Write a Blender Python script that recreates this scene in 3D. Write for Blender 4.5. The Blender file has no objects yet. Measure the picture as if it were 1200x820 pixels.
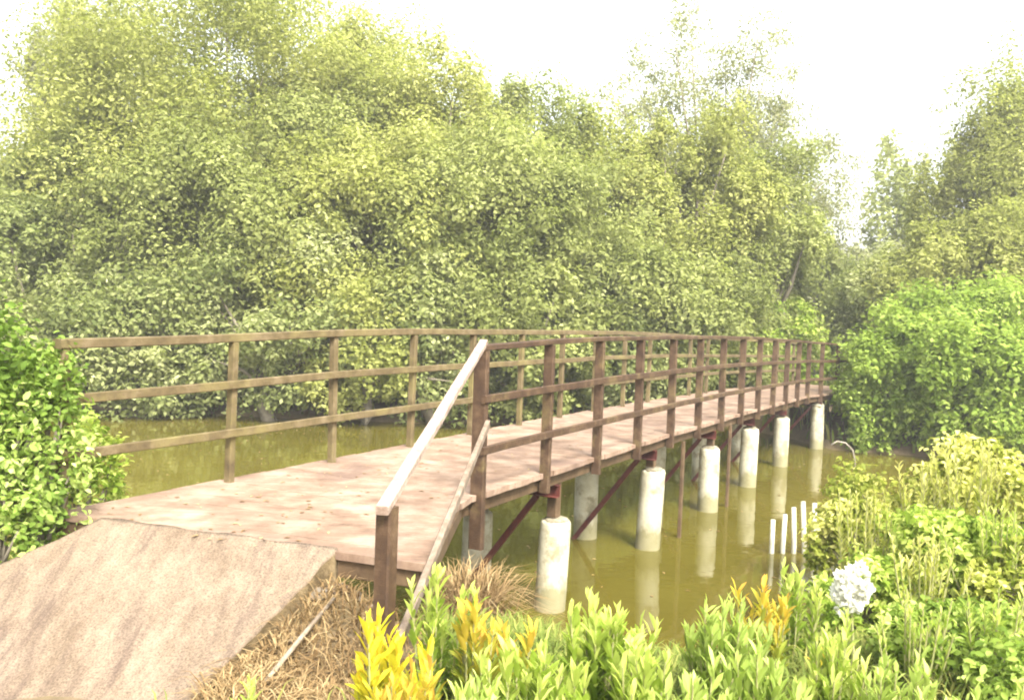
import bpy, bmesh, math, random
import numpy as np
from mathutils import Vector, Matrix, noise
random.seed(7)
rng = np.random.default_rng(11)
S = bpy.context.scene
COL = S.collection

# ------------------------------------------------------------------ camera model
H = 2.735                      # eye height above the water
ROLL = math.radians(2.2)
PITCH = math.atan(38 / 1000.0)
def ray(px, py):
    dx, dy = px - 600, py - 410
    x = dx * math.cos(ROLL) + dy * math.sin(ROLL)
    y = -dx * math.sin(ROLL) + dy * math.cos(ROLL)
    U = -y
    return Vector((x, 1000 * math.cos(PITCH) + U * math.sin(PITCH), U * math.cos(PITCH) - 1000 * math.sin(PITCH)))
def at(px, py, Y=None, z=None):
    r = ray(px, py)
    t = (z - H) / r.z if z is not None else Y / r.y
    return r * t + Vector((0, 0, H))
A = math.radians(29.18)
D = Vector((math.sin(A), math.cos(A), 0))          # along the bridge
N = Vector((-math.cos(A), math.sin(A), 0))         # to its left
def bp(a, n, z=0.0):
    """bridge coordinates: along, across; beyond a=19.5 the bridge bends right"""
    if a > 19.5:
        B = A + math.radians(9)
        D2 = Vector((math.sin(B), math.cos(B), 0)); N2 = Vector((-math.cos(B), math.sin(B), 0))
        o = D * 19.5 + N * 4.2
        p = o + D2 * (a - 19.5) + N2 * (n - 4.2)
    else:
        p = D * a + N * n
    return Vector((p.x, p.y, z))
def lerp(x, pts):
    return float(np.interp(x, [p[0] for p in pts], [p[1] for p in pts]))
def deck_z(a): return lerp(a, [(3, 1.365), (6, 1.37), (10, 1.385), (14, 1.36), (19, 1.29), (24, 1.22)])
def near_top(a): return H + lerp(a, [(5.5, -.215), (6.7, -.180), (7.8, -.160), (10, -.147), (12.4, -.146), (14.6, -.172), (16.6, -.21), (19.5, -.274), (24, -.37)])
def left_top(a): return H + lerp(a, [(3.2, -.245), (4.7, -.21), (5.9, -.165), (8, -.15), (12.4, -.146), (14.6, -.172), (16.6, -.21), (19.5, -.274), (24, -.37)])

# ------------------------------------------------------------------ tagging
def tag(o, label=None, cat=None, group=None, kind=None):
    if label: o['label'] = label
    if cat: o['category'] = cat
    if group: o['group'] = group
    if kind: o['kind'] = kind
    return o
def empty(name, loc, label, cat, group=None):
    o = bpy.data.objects.new(name, None); o.location = loc; o.empty_display_size = .2
    COL.objects.link(o); return tag(o, label, cat, group)
def link(name, me, mat, parent=None, smooth=False, keep=True):
    o = bpy.data.objects.new(name, me)
    if mat is not None and len(me.materials) == 0: me.materials.append(mat)
    COL.objects.link(o)
    if parent is not None:
        o.parent = parent
        if keep:
            L = Vector((0, 0, 0)); q = parent
            while q is not None: L += q.location; q = q.parent
            o.location = -L
    if smooth:
        me.polygons.foreach_set('use_smooth', [True] * len(me.polygons)); me.update()
    return o
def bm_obj(name, bm, mat, parent=None, smooth=False):
    bmesh.ops.recalc_face_normals(bm, faces=bm.faces)
    me = bpy.data.meshes.new(name); bm.to_mesh(me); bm.free()
    return link(name, me, mat, parent, smooth)

# ------------------------------------------------------------------ shape helpers
def bar(bm, p, q, w, h, up=Vector((0, 0, 1)), bev=.006, seg=1, wob=0.0):
    """rectangular bar from p to q, w wide across, h along up; slightly worn edges"""
    p, q = Vector(p), Vector(q); d = (q - p); L = d.length; d.normalize()
    s = d.cross(up)
    if s.length < 1e-4: s = d.cross(Vector((1, 0, 0)))
    s.normalize(); u = s.cross(d).normalized()
    rings = []
    c = [(-w/2+bev, -h/2), (w/2-bev, -h/2), (w/2, -h/2+bev), (w/2, h/2-bev), (w/2-bev, h/2), (-w/2+bev, h/2), (-w/2, h/2-bev), (-w/2, -h/2+bev)]
    for k in range(seg + 1):
        t = k / seg; o = p + (q - p) * t
        if 0 < k < seg: o = o + s * random.uniform(-wob, wob) + u * random.uniform(-wob, wob)
        rings.append([bm.verts.new(o + s * a + u * b) for a, b in c])
    for r0, r1 in zip(rings, rings[1:]):
        for i in range(8):
            bm.faces.new((r0[i], r0[(i+1) % 8], r1[(i+1) % 8], r1[i]))
    bm.faces.new(rings[0][::-1]); bm.faces.new(rings[-1])
def tube(bm, pts, radii, seg=8, cap=True):
    pts = [Vector(p) for p in pts]; rings = []
    for i, p in enumerate(pts):
        d = (pts[min(i+1, len(pts)-1)] - pts[max(i-1, 0)]).normalized()
        s = d.cross(Vector((0, 0, 1)))
        if s.length < .05: s = d.cross(Vector((1, 0, 0)))
        s.normalize(); u = s.cross(d)
        rings.append([bm.verts.new(p + (s * math.cos(2*math.pi*k/seg) + u * math.sin(2*math.pi*k/seg)) * radii[i]) for k in range(seg)])
    for r0, r1 in zip(rings, rings[1:]):
        for k in range(seg): bm.faces.new((r0[k], r0[(k+1) % seg], r1[(k+1) % seg], r1[k]))
    if cap: bm.faces.new(rings[0][::-1]); bm.faces.new(rings[-1])
def np_mesh(name, verts, faces, loops_per, tint=None):
    me = bpy.data.meshes.new(name)
    me.vertices.add(len(verts)); me.vertices.foreach_set('co', verts.astype(np.float32).ravel())
    nf = len(loops_per)
    me.loops.add(len(faces)); me.loops.foreach_set('vertex_index', faces.astype(np.int32))
    me.polygons.add(nf)
    me.polygons.foreach_set('loop_start', np.concatenate([[0], np.cumsum(loops_per)[:-1]]).astype(np.int32))
    me.update(calc_edges=True)
    if tint is not None:
        at_ = me.attributes.new('tint', 'FLOAT', 'FACE'); at_.data.foreach_set('value', tint.astype(np.float32))
    return me
def unit(v): return v / np.maximum(np.linalg.norm(v, axis=1, keepdims=True), 1e-6)
def leaves_mesh(name, P, axis, nrm, length, width, tint, fine=False):
    """one leaf per row: diamond blade, or (fine) an eight-vertex blade folded along its rib"""
    axis = unit(axis); side = unit(np.cross(axis, nrm)); up = unit(np.cross(side, axis))
    l = length[:, None]; w = width[:, None] / 2
    n = len(P)
    if not fine:
        V = np.stack([P, P + axis*l*.5 + side*w + up*l*.05, P + axis*l - up*l*.08, P + axis*l*.5 - side*w + up*l*.05], 1)
        F = (np.arange(n)[:, None]*4 + np.array([0, 1, 2, 3])).ravel()
        return np_mesh(name, V.reshape(-1, 3), F, np.full(n, 4), tint)
    f = .35
    V = np.stack([P,
        P+axis*l*.35+side*w*.8+up*w*f, P+axis*l*.35, P+axis*l*.35-side*w*.8+up*w*f,
        P+axis*l*.72+side*w*.9+up*w*f-up*l*.04, P+axis*l*.72-up*l*.04, P+axis*l*.72-side*w*.9+up*w*f-up*l*.04,
        P+axis*l-up*l*.12], 1)
    pat = [[0, 2, 1], [0, 3, 2], [1, 2, 5, 4], [2, 3, 6, 5], [4, 5, 7], [5, 6, 7]]
    flat = np.array(sum(pat, [])); cnt = np.array([len(p) for p in pat])
    F = (np.arange(n)[:, None]*8 + flat).ravel()
    return np_mesh(name, V.reshape(-1, 3), F, np.tile(cnt, n), np.repeat(tint, 6))

# ------------------------------------------------------------------ materials
def new_mat(name):
    m = bpy.data.materials.new(name); m.use_nodes = True
    nt = m.node_tree; b = nt.nodes['Principled BSDF']
    return m, nt, b, nt.nodes.new, nt.links.new
def ramp(nt, stops, interp='LINEAR'):
    r = nt.nodes.new('ShaderNodeValToRGB'); r.color_ramp.interpolation = interp
    e = r.color_ramp.elements
    while len(e) > 1: e.remove(e[-1])
    e[0].position = stops[0][0]; e[0].color = (*stops[0][1], 1)
    for p, c in stops[1:]:
        x = e.new(p); x.color = (*c, 1)
    return r
def noise_node(nt, scale, detail=4, rough=.6, vec=None, stretch=None, dist=0):
    n = nt.nodes.new('ShaderNodeTexNoise'); n.inputs['Scale'].default_value = scale
    n.inputs['Detail'].default_value = detail; n.inputs['Roughness'].default_value = rough; n.inputs['Distortion'].default_value = dist
    g = nt.nodes.new('ShaderNodeNewGeometry')
    if stretch:
        mp = nt.nodes.new('ShaderNodeMapping'); mp.inputs['Rotation'].default_value = (0, 0, stretch[1]); mp.inputs['Scale'].default_value = stretch[0]
        nt.links.new(g.outputs['Position'], mp.inputs['Vector']); nt.links.new(mp.outputs['Vector'], n.inputs['Vector'])
    else: nt.links.new(g.outputs['Position'], n.inputs['Vector'])
    return n
def surf(name, stops, scale=6, rough=.85, bump=.3, bscale=40, detail=6, stretch=None, second=None, bdist=.01, spec=.3):
    m, nt, b, new, ln = new_mat(name)
    n = noise_node(nt, scale, detail, .65, stretch=stretch)
    r = ramp(nt, stops); ln(n.outputs['Fac'], r.inputs['Fac']); c = r.outputs['Color']
    if second:
        n2 = noise_node(nt, second[0], 5, .7); r2 = ramp(nt, [(second[1], (0, 0, 0)), (second[2], (1, 1, 1))])
        ln(n2.outputs['Fac'], r2.inputs['Fac'])
        mx = new('ShaderNodeMix'); mx.data_type = 'RGBA'; ln(r2.outputs['Color'], mx.inputs[0]); ln(c, mx.inputs[6]); mx.inputs[7].default_value = (*second[3], 1)
        c = mx.outputs[2]
    ln(c, b.inputs['Base Color']); b.inputs['Roughness'].default_value = rough; b.inputs['Specular IOR Level'].default_value = spec
    bn = noise_node(nt, bscale, 5, .7, stretch=stretch); bu = new('ShaderNodeBump'); bu.inputs['Strength'].default_value = bump; bu.inputs['Distance'].default_value = bdist
    ln(bn.outputs['Fac'], bu.inputs['Height']); ln(bu.outputs['Normal'], b.inputs['Normal'])
    return m
def leaf_mat(name, stops, trans=.48, rough=.75, nscale=.6, namt=.22, tcol=(.9, 1.0, .40), spec=.10):
    m, nt, b, new, ln = new_mat(name)
    a = new('ShaderNodeAttribute'); a.attribute_name = 'tint'
    n = noise_node(nt, nscale, 2, .5)
    ma = new('ShaderNodeMath'); ma.operation = 'MULTIPLY_ADD'; ln(n.outputs['Fac'], ma.inputs[0]); ma.inputs[1].default_value = namt*2; ma.inputs[2].default_value = -namt
    ad = new('ShaderNodeMath'); ad.operation = 'ADD'; ln(a.outputs['Fac'], ad.inputs[0]); ln(ma.outputs[0], ad.inputs[1]); ad.use_clamp = True
    r = ramp(nt, stops); ln(ad.outputs[0], r.inputs['Fac'])
    ln(r.outputs['Color'], b.inputs['Base Color']); b.inputs['Roughness'].default_value = rough; b.inputs['Specular IOR Level'].default_value = spec
    t = new('ShaderNodeBsdfTranslucent'); mt = new('ShaderNodeMix'); mt.data_type = 'RGBA'; mt.blend_type = 'MULTIPLY'; mt.inputs[0].default_value = 1
    ln(r.outputs['Color'], mt.inputs[6]); mt.inputs[7].default_value = (*tcol, 1)
    g = new('ShaderNodeGamma'); g.inputs['Gamma'].default_value = .75; ln(mt.outputs[2], g.inputs['Color']); ln(g.outputs['Color'], t.inputs['Color'])
    ms = new('ShaderNodeMixShader'); ms.inputs[0].default_value = trans
    ln(b.outputs[0], ms.inputs[1]); ln(t.outputs[0], ms.inputs[2]); ln(ms.outputs[0], nt.nodes['Material Output'].inputs['Surface'])
    return m

def green(lo, mid, hi): return [(0, lo), (.45, mid), (.8, hi), (1, tuple(min(1, c*1.5+.03) for c in hi))]
M = {}
M['leaf_tree']   = leaf_mat('leaf_tree',   green((.130, .152, .045), (.225, .248, .080), (.345, .362, .138)))
M['leaf_yellow'] = leaf_mat('leaf_yellow', green((.155, .172, .044), (.275, .288, .082), (.405, .405, .145)))
M['leaf_grey']   = leaf_mat('leaf_grey',   green((.150, .160, .085), (.240, .246, .132), (.335, .332, .200)))
M['leaf_blue']   = leaf_mat('leaf_blue',   green((.085, .130, .070), (.130, .190, .095), (.190, .250, .130)))
M['leaf_bright'] = leaf_mat('leaf_bright', green((.120, .185, .028), (.225, .305, .052), (.350, .425, .110)))
M['leaf_shore']  = leaf_mat('leaf_shore',  green((.110, .138, .044), (.230, .255, .092), (.395, .405, .200)))
M['leaf_bush']   = leaf_mat('leaf_bush',   green((.090, .150, .020), (.200, .290, .050), (.380, .460, .140)), spec=.16, rough=.6)
M['leaf_lime']   = leaf_mat('leaf_lime',   green((.110, .180, .018), (.240, .330, .040), (.430, .480, .120)), spec=.16, rough=.6)
M['leaf_gold']   = leaf_mat('leaf_gold',   green((.150, .180, .024), (.310, .335, .055), (.520, .490, .160)), spec=.16, rough=.6)
M['leaf_rust']   = leaf_mat('leaf_rust',   [(0, (.12, .18, .02)), (.35, (.26, .30, .04)), (.65, (.50, .42, .05)), (1, (.50, .28, .05))], spec=.16, rough=.6, tcol=(1, .9, .3))
M['leaf_yell']   = leaf_mat('leaf_yell',   [(0, (.25, .30, .02)), (.5, (.50, .48, .03)), (1, (.65, .50, .04))], spec=.16, rough=.6, tcol=(1, .95, .3))
M['bark'] = surf('bark', [(.3, (.10, .085, .06)), (.7, (.22, .19, .14))], 8, .9, .5, 30)
M['stem'] = surf('stem', [(.3, (.16, .18, .06)), (.7, (.26, .24, .10))], 20, .8, .2, 60)
M['rail'] = surf('rail', [(.25, (.022, .011, .006)), (.5, (.050, .027, .013)), (.75, (.105, .066, .036))], 9, .7, .5, 60, second=(3.0, .52, .72, (.125, .092, .035)))
M['rail_old'] = surf('rail_old', [(.25, (.045, .030, .013)), (.5, (.090, .066, .028)), (.75, (.165, .125, .07))], 7, .8, .5, 60, second=(2.2, .5, .7, (.14, .115, .04)))
M['rail_pale'] = surf('rail_pale', [(.3, (.17, .115, .085)), (.5, (.29, .22, .175)), (.75, (.40, .33, .28))], 14, .8, .5, 80)
M['rail_dull'] = surf('rail_dull', [(.3, (.09, .062, .04)), (.5, (.16, .12, .085)), (.75, (.25, .20, .155))], 14, .8, .5, 80)
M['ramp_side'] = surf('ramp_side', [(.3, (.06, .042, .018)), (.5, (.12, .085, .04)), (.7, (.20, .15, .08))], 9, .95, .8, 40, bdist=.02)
M['steel'] = surf('steel', [(.3, (.04, .010, .008)), (.6, (.085, .020, .014)), (.8, (.14, .055, .032))], 8, .7, .4, 50)
M['girder'] = surf('girder', [(.3, (.050, .029, .014)), (.6, (.095, .060, .030)), (.8, (.16, .11, .06))], 7, .75, .4, 50)
M['pillar'] = surf('pillar', [(.3, (.27, .245, .165)), (.55, (.40, .375, .275)), (.8, (.52, .50, .39))], 5, .7, .25, 60, second=(4.5, .50, .64, (.21, .185, .11)))
M['mortar'] = surf('mortar', [(.3, (.10, .085, .055)), (.7, (.26, .23, .16))], 18, .95, .9, 50)
M['pvc'] = surf('pvc', [(.3, (.30, .28, .20)), (.7, (.48, .46, .38))], 14, .6, .2, 60)
M['straw'] = leaf_mat('straw', [(0, (.11, .065, .028)), (.5, (.22, .145, .065)), (1, (.38, .29, .15))], trans=.15, tcol=(1, .9, .6), namt=.2)
M['grass'] = leaf_mat('grass', [(0, (.07, .10, .02)), (.5, (.14, .18, .035)), (1, (.30, .28, .08))], trans=.3, namt=.2)
M['petal'] = leaf_mat('petal', [(0, (.60, .60, .48)), (1, (.74, .74, .66))], trans=.3, tcol=(1, 1, 1), namt=0)
M['rock'] = surf('rock', [(.3, (.06, .042, .030)), (.6, (.14, .105, .075)), (.8, (.26, .21, .16))], 8, .95, .8, 30, bdist=.02)
M['stone_pale'] = surf('stone_pale', [(.3, (.13, .11, .08)), (.7, (.27, .24, .19))], 8, .95, .6, 30, bdist=.02)
M['stick'] = surf('stick', [(.3, (.12, .09, .06)), (.7, (.26, .21, .15))], 20, .9, .3, 60)
M['wire'] = surf('wire', [(.3, (.22, .22, .17)), (.7, (.3, .3, .25))], 10, .6, .1, 60)

def deck_mat():
    m, nt, b, new, ln = new_mat('deck_boards')
    n = noise_node(nt, 3.2, 7, .68); r = ramp(nt, [(.3, (.120, .076, .050)), (.5, (.205, .142, .100)), (.68, (.30, .225, .168))]); ln(n.outputs['Fac'], r.inputs['Fac'])
    n2 = noise_node(nt, 1.0, 4, .6, stretch=((2.2, 26, 2), -(math.pi/2 - (math.pi/2 - A)) )); 
    r2 = ramp(nt, [(.35, (.80, .76, .74)), (.6, (1.06, 1.04, 1.02))]); ln(n2.outputs['Fac'], r2.inputs['Fac'])
    mx = new('ShaderNodeMix'); mx.data_type = 'RGBA'; mx.blend_type = 'MULTIPLY'; mx.inputs[0].default_value = .8
    ln(r.outputs['Color'], mx.inputs[6]); ln(r2.outputs['Color'], mx.inputs[7])
    # wet / sandy stains with a shape of their own
    n3 = noise_node(nt, 1.1, 5, .7, dist=.6); r3 = ramp(nt, [(.55, (0, 0, 0)), (.70, (.7, .7, .7))]); ln(n3.outputs['Fac'], r3.inputs['Fac'])
    m3 = new('ShaderNodeMix'); m3.data_type = 'RGBA'; ln(r3.outputs['Color'], m3.inputs[0]); ln(mx.outputs[2], m3.inputs[6]); m3.inputs[7].default_value = (.10, .064, .050, 1)
    a = new('ShaderNodeAttribute'); a.attribute_name = 'tint'
    r4 = ramp(nt, [(0, (.93, .93, .93)), (1, (1.03, 1.03, 1.02))]); ln(a.outputs['Fac'], r4.inputs['Fac'])
    m4 = new('ShaderNodeMix'); m4.data_type = 'RGBA'; m4.blend_type = 'MULTIPLY'; m4.inputs[0].default_value = .8; ln(m3.outputs[2], m4.inputs[6]); ln(r4.outputs['Color'], m4.inputs[7])
    ln(m4.outputs[2], b.inputs['Base Color']); b.inputs['Roughness'].default_value = .85; b.inputs['Specular IOR Level'].default_value = .25
    bn = noise_node(nt, 45, 5, .7); bu = new('ShaderNodeBump'); bu.inputs['Strength'].default_value = .4; bu.inputs['Distance'].default_value = .008
    ln(bn.outputs['Fac'], bu.inputs['Height']); ln(bu.outputs['Normal'], b.inputs['Normal'])
    return m
def ramp_mat():
    m, nt, b, new, ln = new_mat('ramp_concrete')
    n = noise_node(nt, 2.2, 10, .78, stretch=((1.6, .8, 1), A)); r = ramp(nt, [(.30, (.108, .078, .052)), (.48, (.172, .130, .092)), (.66, (.235, .185, .135))]); ln(n.outputs['Fac'], r.inputs['Fac'])
    n2 = noise_node(nt, 1.6, 5, .65, stretch=((4.2, .7, 1), A), dist=.5); r2 = ramp(nt, [(.50, (0, 0, 0)), (.68, (.75, .75, .75))]); ln(n2.outputs['Fac'], r2.inputs['Fac'])
    mx = new('ShaderNodeMix'); mx.data_type = 'RGBA'; ln(r2.outputs['Color'], mx.inputs[0]); ln(r.outputs['Color'], mx.inputs[6]); mx.inputs[7].default_value = (.080, .056, .045, 1)
    n4 = noise_node(nt, 95, 5, .75); r4 = ramp(nt, [(.36, (.45, .43, .40)), (.50, (.95, .94, .92)), (.66, (1.35, 1.3, 1.22))]); ln(n4.outputs['Fac'], r4.inputs['Fac'])
    m4 = new('ShaderNodeMix'); m4.data_type = 'RGBA'; m4.blend_type = 'MULTIPLY'; m4.inputs[0].default_value = .9; ln(mx.outputs[2], m4.inputs[6]); ln(r4.outputs['Color'], m4.inputs[7])
    ln(m4.outputs[2], b.inputs['Base Color']); b.inputs['Roughness'].default_value = .95; b.inputs['Specular IOR Level'].default_value = .2
    bn = noise_node(nt, 28, 8, .75); bu = new('ShaderNodeBump'); bu.inputs['Strength'].default_value = .8; bu.inputs['Distance'].default_value = .02
    ln(bn.outputs['Fac'], bu.inputs['Height']); ln(bu.outputs['Normal'], b.inputs['Normal'])
    return m
def water_mat():
    m, nt, b, new, ln = new_mat('river_water')
    n = noise_node(nt, .25, 4, .6); r = ramp(nt, [(.35, (.064, .054, .007)), (.65, (.092, .078, .012))]); ln(n.outputs['Fac'], r.inputs['Fac'])
    ln(r.outputs['Color'], b.inputs['Base Color']); b.inputs['Roughness'].default_value = .05; b.inputs['IOR'].default_value = 1.33
    b.inputs['Specular IOR Level'].default_value = .5
    bn = noise_node(nt, 1.6, 3, .5, stretch=((1, 1.6, 1), .3)); bu = new('ShaderNodeBump'); bu.inputs['Strength'].default_value = .16; bu.inputs['Distance'].default_value = .03
    ln(bn.outputs['Fac'], bu.inputs['Height']); ln(bu.outputs['Normal'], b.inputs['Normal'])
    return m
def tide(m):
    nt = m.node_tree; b = nt.nodes['Principled BSDF']; src = b.inputs['Base Color'].links[0].from_socket
    g = nt.nodes.new('ShaderNodeNewGeometry'); sp = nt.nodes.new('ShaderNodeSeparateXYZ'); nt.links.new(g.outputs['Position'], sp.inputs[0])
    n = noise_node(nt, 7, 5, .7, stretch=((1, 1, .25), 0)); md = nt.nodes.new('ShaderNodeMath'); md.operation = 'MULTIPLY_ADD'; md.inputs[1].default_value = -.38
    nt.links.new(n.outputs['Fac'], md.inputs[0]); nt.links.new(sp.outputs[2], md.inputs[2])
    r = ramp(nt, [(0, (.8, .8, .8)), (.02, (.6, .6, .6)), (.05, (.25, .25, .25)), (.16, (0, 0, 0))]); nt.links.new(md.outputs[0], r.inputs['Fac'])
    mx = nt.nodes.new('ShaderNodeMix'); mx.data_type = 'RGBA'; nt.links.new(r.outputs['Color'], mx.inputs[0]); nt.links.new(src, mx.inputs[6]); mx.inputs[7].default_value = (.16, .145, .065, 1)
    nt.links.new(mx.outputs[2], b.inputs['Base Color'])
tide(M['pillar'])
M['deck'] = deck_mat(); M['ramp'] = ramp_mat(); M['water'] = water_mat()
M['soil'] = surf('soil', [(.3, (.075, .05, .028)), (.5, (.14, .10, .055)), (.7, (.23, .17, .10))], 3, .95, .8, 20, second=(.8, .45, .6, (.15, .115, .055)), bdist=.03)

# ------------------------------------------------------------------ terrain and water
NEAR = [(-400, 9), (-6, 8.3), (-4, 7.6), (-2.8, 6.6), (-1, 6.6), (-.3, 7.0), (.6, 6.4), (1.2, 6.1), (2.2, 6.6), (3.5, 8.4), (5, 9.8), (10, 11.5), (400, 12)]
FAR = [(-400, 30), (-25, 24), (-9, 21.5), (-2.5, 21.2), (3, 22.5), (6, 23.2), (6.8, 21.5), (7.4, 19.4), (9, 18.9), (14, 18.6), (400, 24)]
def ground(x, y):
    yn, yf = lerp(x, NEAR), lerp(x, FAR)
    wob = .12 * noise.noise(Vector((x*.6, y*.6, 3))) + .05 * noise.noise(Vector((x*2.1, y*2.1, 8)))
    if y < (yn + yf) / 2: d = yn - y; top = .92
    else: d = y - yf; top = .55
    if d < -1.5: h = -1.0
    elif d < 0: h = d * .66
    else: h = top * (1 - math.exp(-d / 1.1))
    if d > 30: h += (d - 30) * .01
    k = 1.0 if d > -.5 else .4
    if abs(x + .7) < 2 and abs(y - 4.5) < 2:      # rubble heaped in the hollow beside the ramp
        h += .40 * math.exp(-((x + .98) / .45) ** 2 - ((y - 4.72) / .42) ** 2)
    return h + wob * k * (1 if abs(x) < 60 else .5)
def build_ground():
    us = np.linspace(-1, 1, 380)
    xs = np.sinh(us * 6.2) / np.sinh(6.2) * 700
    vs = np.linspace(-.72, 1, 380)
    ys = 7 + np.sinh(vs * 6.0) / np.sinh(6.0) * 700
    V = np.array([(x, y, ground(x, y)) for y in ys for x in xs])
    nx, ny = len(xs), len(ys)
    i = np.arange(nx - 1); j = np.arange(ny - 1); I, J = np.meshgrid(i, j)
    b = (J * nx + I).ravel(); F = np.stack([b, b + 1, b + 1 + nx, b + nx], 1).ravel()
    me = np_mesh('ground', V, F, np.full(len(b), 4))
    o = link('ground', me, M['soil'], smooth=True); tag(o, 'sandy brown ground of the river banks', kind='structure'); return o
build_ground()
me = bpy.data.meshes.new('water'); me.from_pydata([(-690, 2, 0), (690, 2, 0), (690, 60, 0), (-690, 60, 0)], [], [(0, 1, 2, 3)])
tag(link('water', me, M['water']), 'calm olive brown river water under the bridge', kind='structure')

# ------------------------------------------------------------------ footbridge
B = empty('footbridge', bp(12, 4.3, 0), 'long narrow brown footbridge with rails crossing the olive river on pale pillars', 'footbridge')
# deck of boards laid crosswise
def build_deck():
    bm = bmesh.new(); lay = bm.faces.layers.float.new('tint')
    a0, pitch = 3.34, .235; k = 0
    a = a0
    while a < 24.2:
        b = a + pitch - .0028
        t = random.random(); n0 = 3.36 + random.uniform(-.012, .012); n1 = 5.24 + random.uniform(-.015, .015)
        f0 = f1 = 0
        if a < 5.38:   # the first boards flare out to the right
            f0 = -.72 * (1 - (a - 3.34) / 2.06); f1 = -.72 * (1 - min(1, (b - 3.34) / 2.06))
        s0 = .5 * max(0, 1 - (a - 3.34) / 1.6); s1 = .5 * max(0, 1 - (b - 3.34) / 1.6)   # skewed first boards
        dz = random.uniform(-.0008, .0008)
        c = [bp(a + s0, n0 + f0), bp(b + s1, n0 + f1), bp(b, n1), bp(a, n1)]
        z = [deck_z(a), deck_z(b), deck_z(b), deck_z(a)]
        cc = [a, b, b, a]
        top = [bm.verts.new((p.x, p.y, zz + dz)) for p, zz in zip(c, z)]
        bot = [bm.verts.new((p.x, p.y, zz - .045)) for p, zz in zip(c, z)]
        fs = [bm.faces.new(top[::-1]), bm.faces.new(bot)] + [bm.faces.new((top[i], top[(i+1) % 4], bot[(i+1) % 4], bot[i])) for i in range(4)]
        for f in fs: f[lay] = t
        a += pitch; k += 1
    return bm_obj('deck', bm, M['deck'], B)
build_deck()
# girders below the deck
def path_bar(bm, fn, a0, a1, w, h, step=.6, bev=.006):
    n = max(1, round((a1 - a0) / step)); sd = random.random()*99
    pts = [fn(a0 + (a1 - a0) * i / n) + Vector((0, .008*noise.noise(Vector((i*.35, sd, 1))), .010*noise.noise(Vector((i*.4, sd, 0))))) for i in range(n + 1)]
    rings = []
    c = [(-w/2+bev, -h/2), (w/2-bev, -h/2), (w/2, -h/2+bev), (w/2, h/2-bev), (w/2-bev, h/2), (-w/2+bev, h/2), (-w/2, h/2-bev), (-w/2, -h/2+bev)]
    for i, p in enumerate(pts):
        d = (pts[min(i+1, n)] - pts[max(i-1, 0)]).normalized(); s = d.cross(Vector((0, 0, 1))).normalized(); u = s.cross(d)
        rings.append([bm.verts.new(p + s*a + u*b) for a, b in c])
    for r0, r1 in zip(rings, rings[1:]):
        for i in range(8): bm.faces.new((r0[i], r0[(i+1) % 8], r1[(i+1) % 8], r1[i]))
    bm.faces.new(rings[0][::-1]); bm.faces.new(rings[-1])
for n in (3.46, 5.10):
    bm = bmesh.new(); a0 = 5.3 if n < 4 else 3.42
    path_bar(bm, lambda a: bp(a, n, deck_z(a) - .045 - .062), a0, 24.1, .07, .12)
    bm_obj('girder', bm, M['girder'], B)
bm = bmesh.new()      # end beam across the front of the deck and the flared corner
pR = bp(3.34 + .5, 3.36 - .72); pL = bp(3.34, 5.24)
bar(bm, pL + N*-.03 + D*.05 + Vector((0, 0, 1.365 - .045 - .055)), pR + N*.05 + D*.05 + Vector((0, 0, 1.365 - .045 - .055)), .06, .105)
q = bp(5.35, 3.40)
bar(bm, pR + N*.06 + D*.10 + Vector((0, 0, 1.262)), Vector((q.x, q.y, 1.265)), .06, .10)
bm_obj('end_beam', bm, M['girder'], B)

# railings
def post(bm, p, z0, z1, w=.085, t=.055, d=D):
    bar(bm, (p.x, p.y, z0), (p.x, p.y, z1), w, t, up=d, bev=.005)
NEAR_A = [5.57 + 1.13*k for k in range(17)]
LEFT_A = [3.34, 4.72, 5.91] + [7.10 + 1.16*k for k in range(15)]
def railing(side):
    if side == 'near': n, AA, top, mat, mats = 3.36, NEAR_A, near_top, M['rail'], M['rail']
    else: n, AA, top, mat, mats = 5.12, LEFT_A, left_top, M['rail_old'], M['rail_old']
    R = bpy.data.objects.new('railing', None); COL.objects.link(R); R.parent = B; R.location = bp(12, n, 1.4) - B.location
    bm = bmesh.new(); path_bar(bm, lambda a: bp(a, n, top(a) - .022 - (.008 if side == 'left' else 0)), AA[0] - .05, AA[-1] + .06, .088, .062 if side == 'left' else .045, .4)
    bm_obj('top_rail', bm, mat, R)
    for fr in ((.34, .66) if side == 'left' else (.36, .70)):
        bm = bmesh.new()
        path_bar(bm, lambda a: bp(a, n - (.048 if side == 'near' else .052), top(a) - fr * (top(a) - deck_z(a))), AA[0] - .05, AA[-1] + .06, .038, .064 if side == 'left' else .062, .4)
        bm_obj('middle_rail', bm, mat, R)
    for i, a in enumerate(AA):
        p = bp(a, n); lean = random.uniform(-.012, .012)
        bm = bmesh.new()
        w = .115 if (side == 'near' and i == 0) else (.09 if side == 'near' else .066)
        z0 = deck_z(a) - (.17 if side == 'near' else 0) - (.25 if (side == 'near' and i == 0) else 0)
        bar(bm, (p.x, p.y, z0), (p.x + lean, p.y, top(a) - (.062 if side == 'left' else .046)), w, .055, up=D, bev=.006)
        # `up` is along the bridge so w is measured across
        bm_obj('post', bm, mat, R)
    return R
RN = railing('near'); RL = railing('left')
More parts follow.
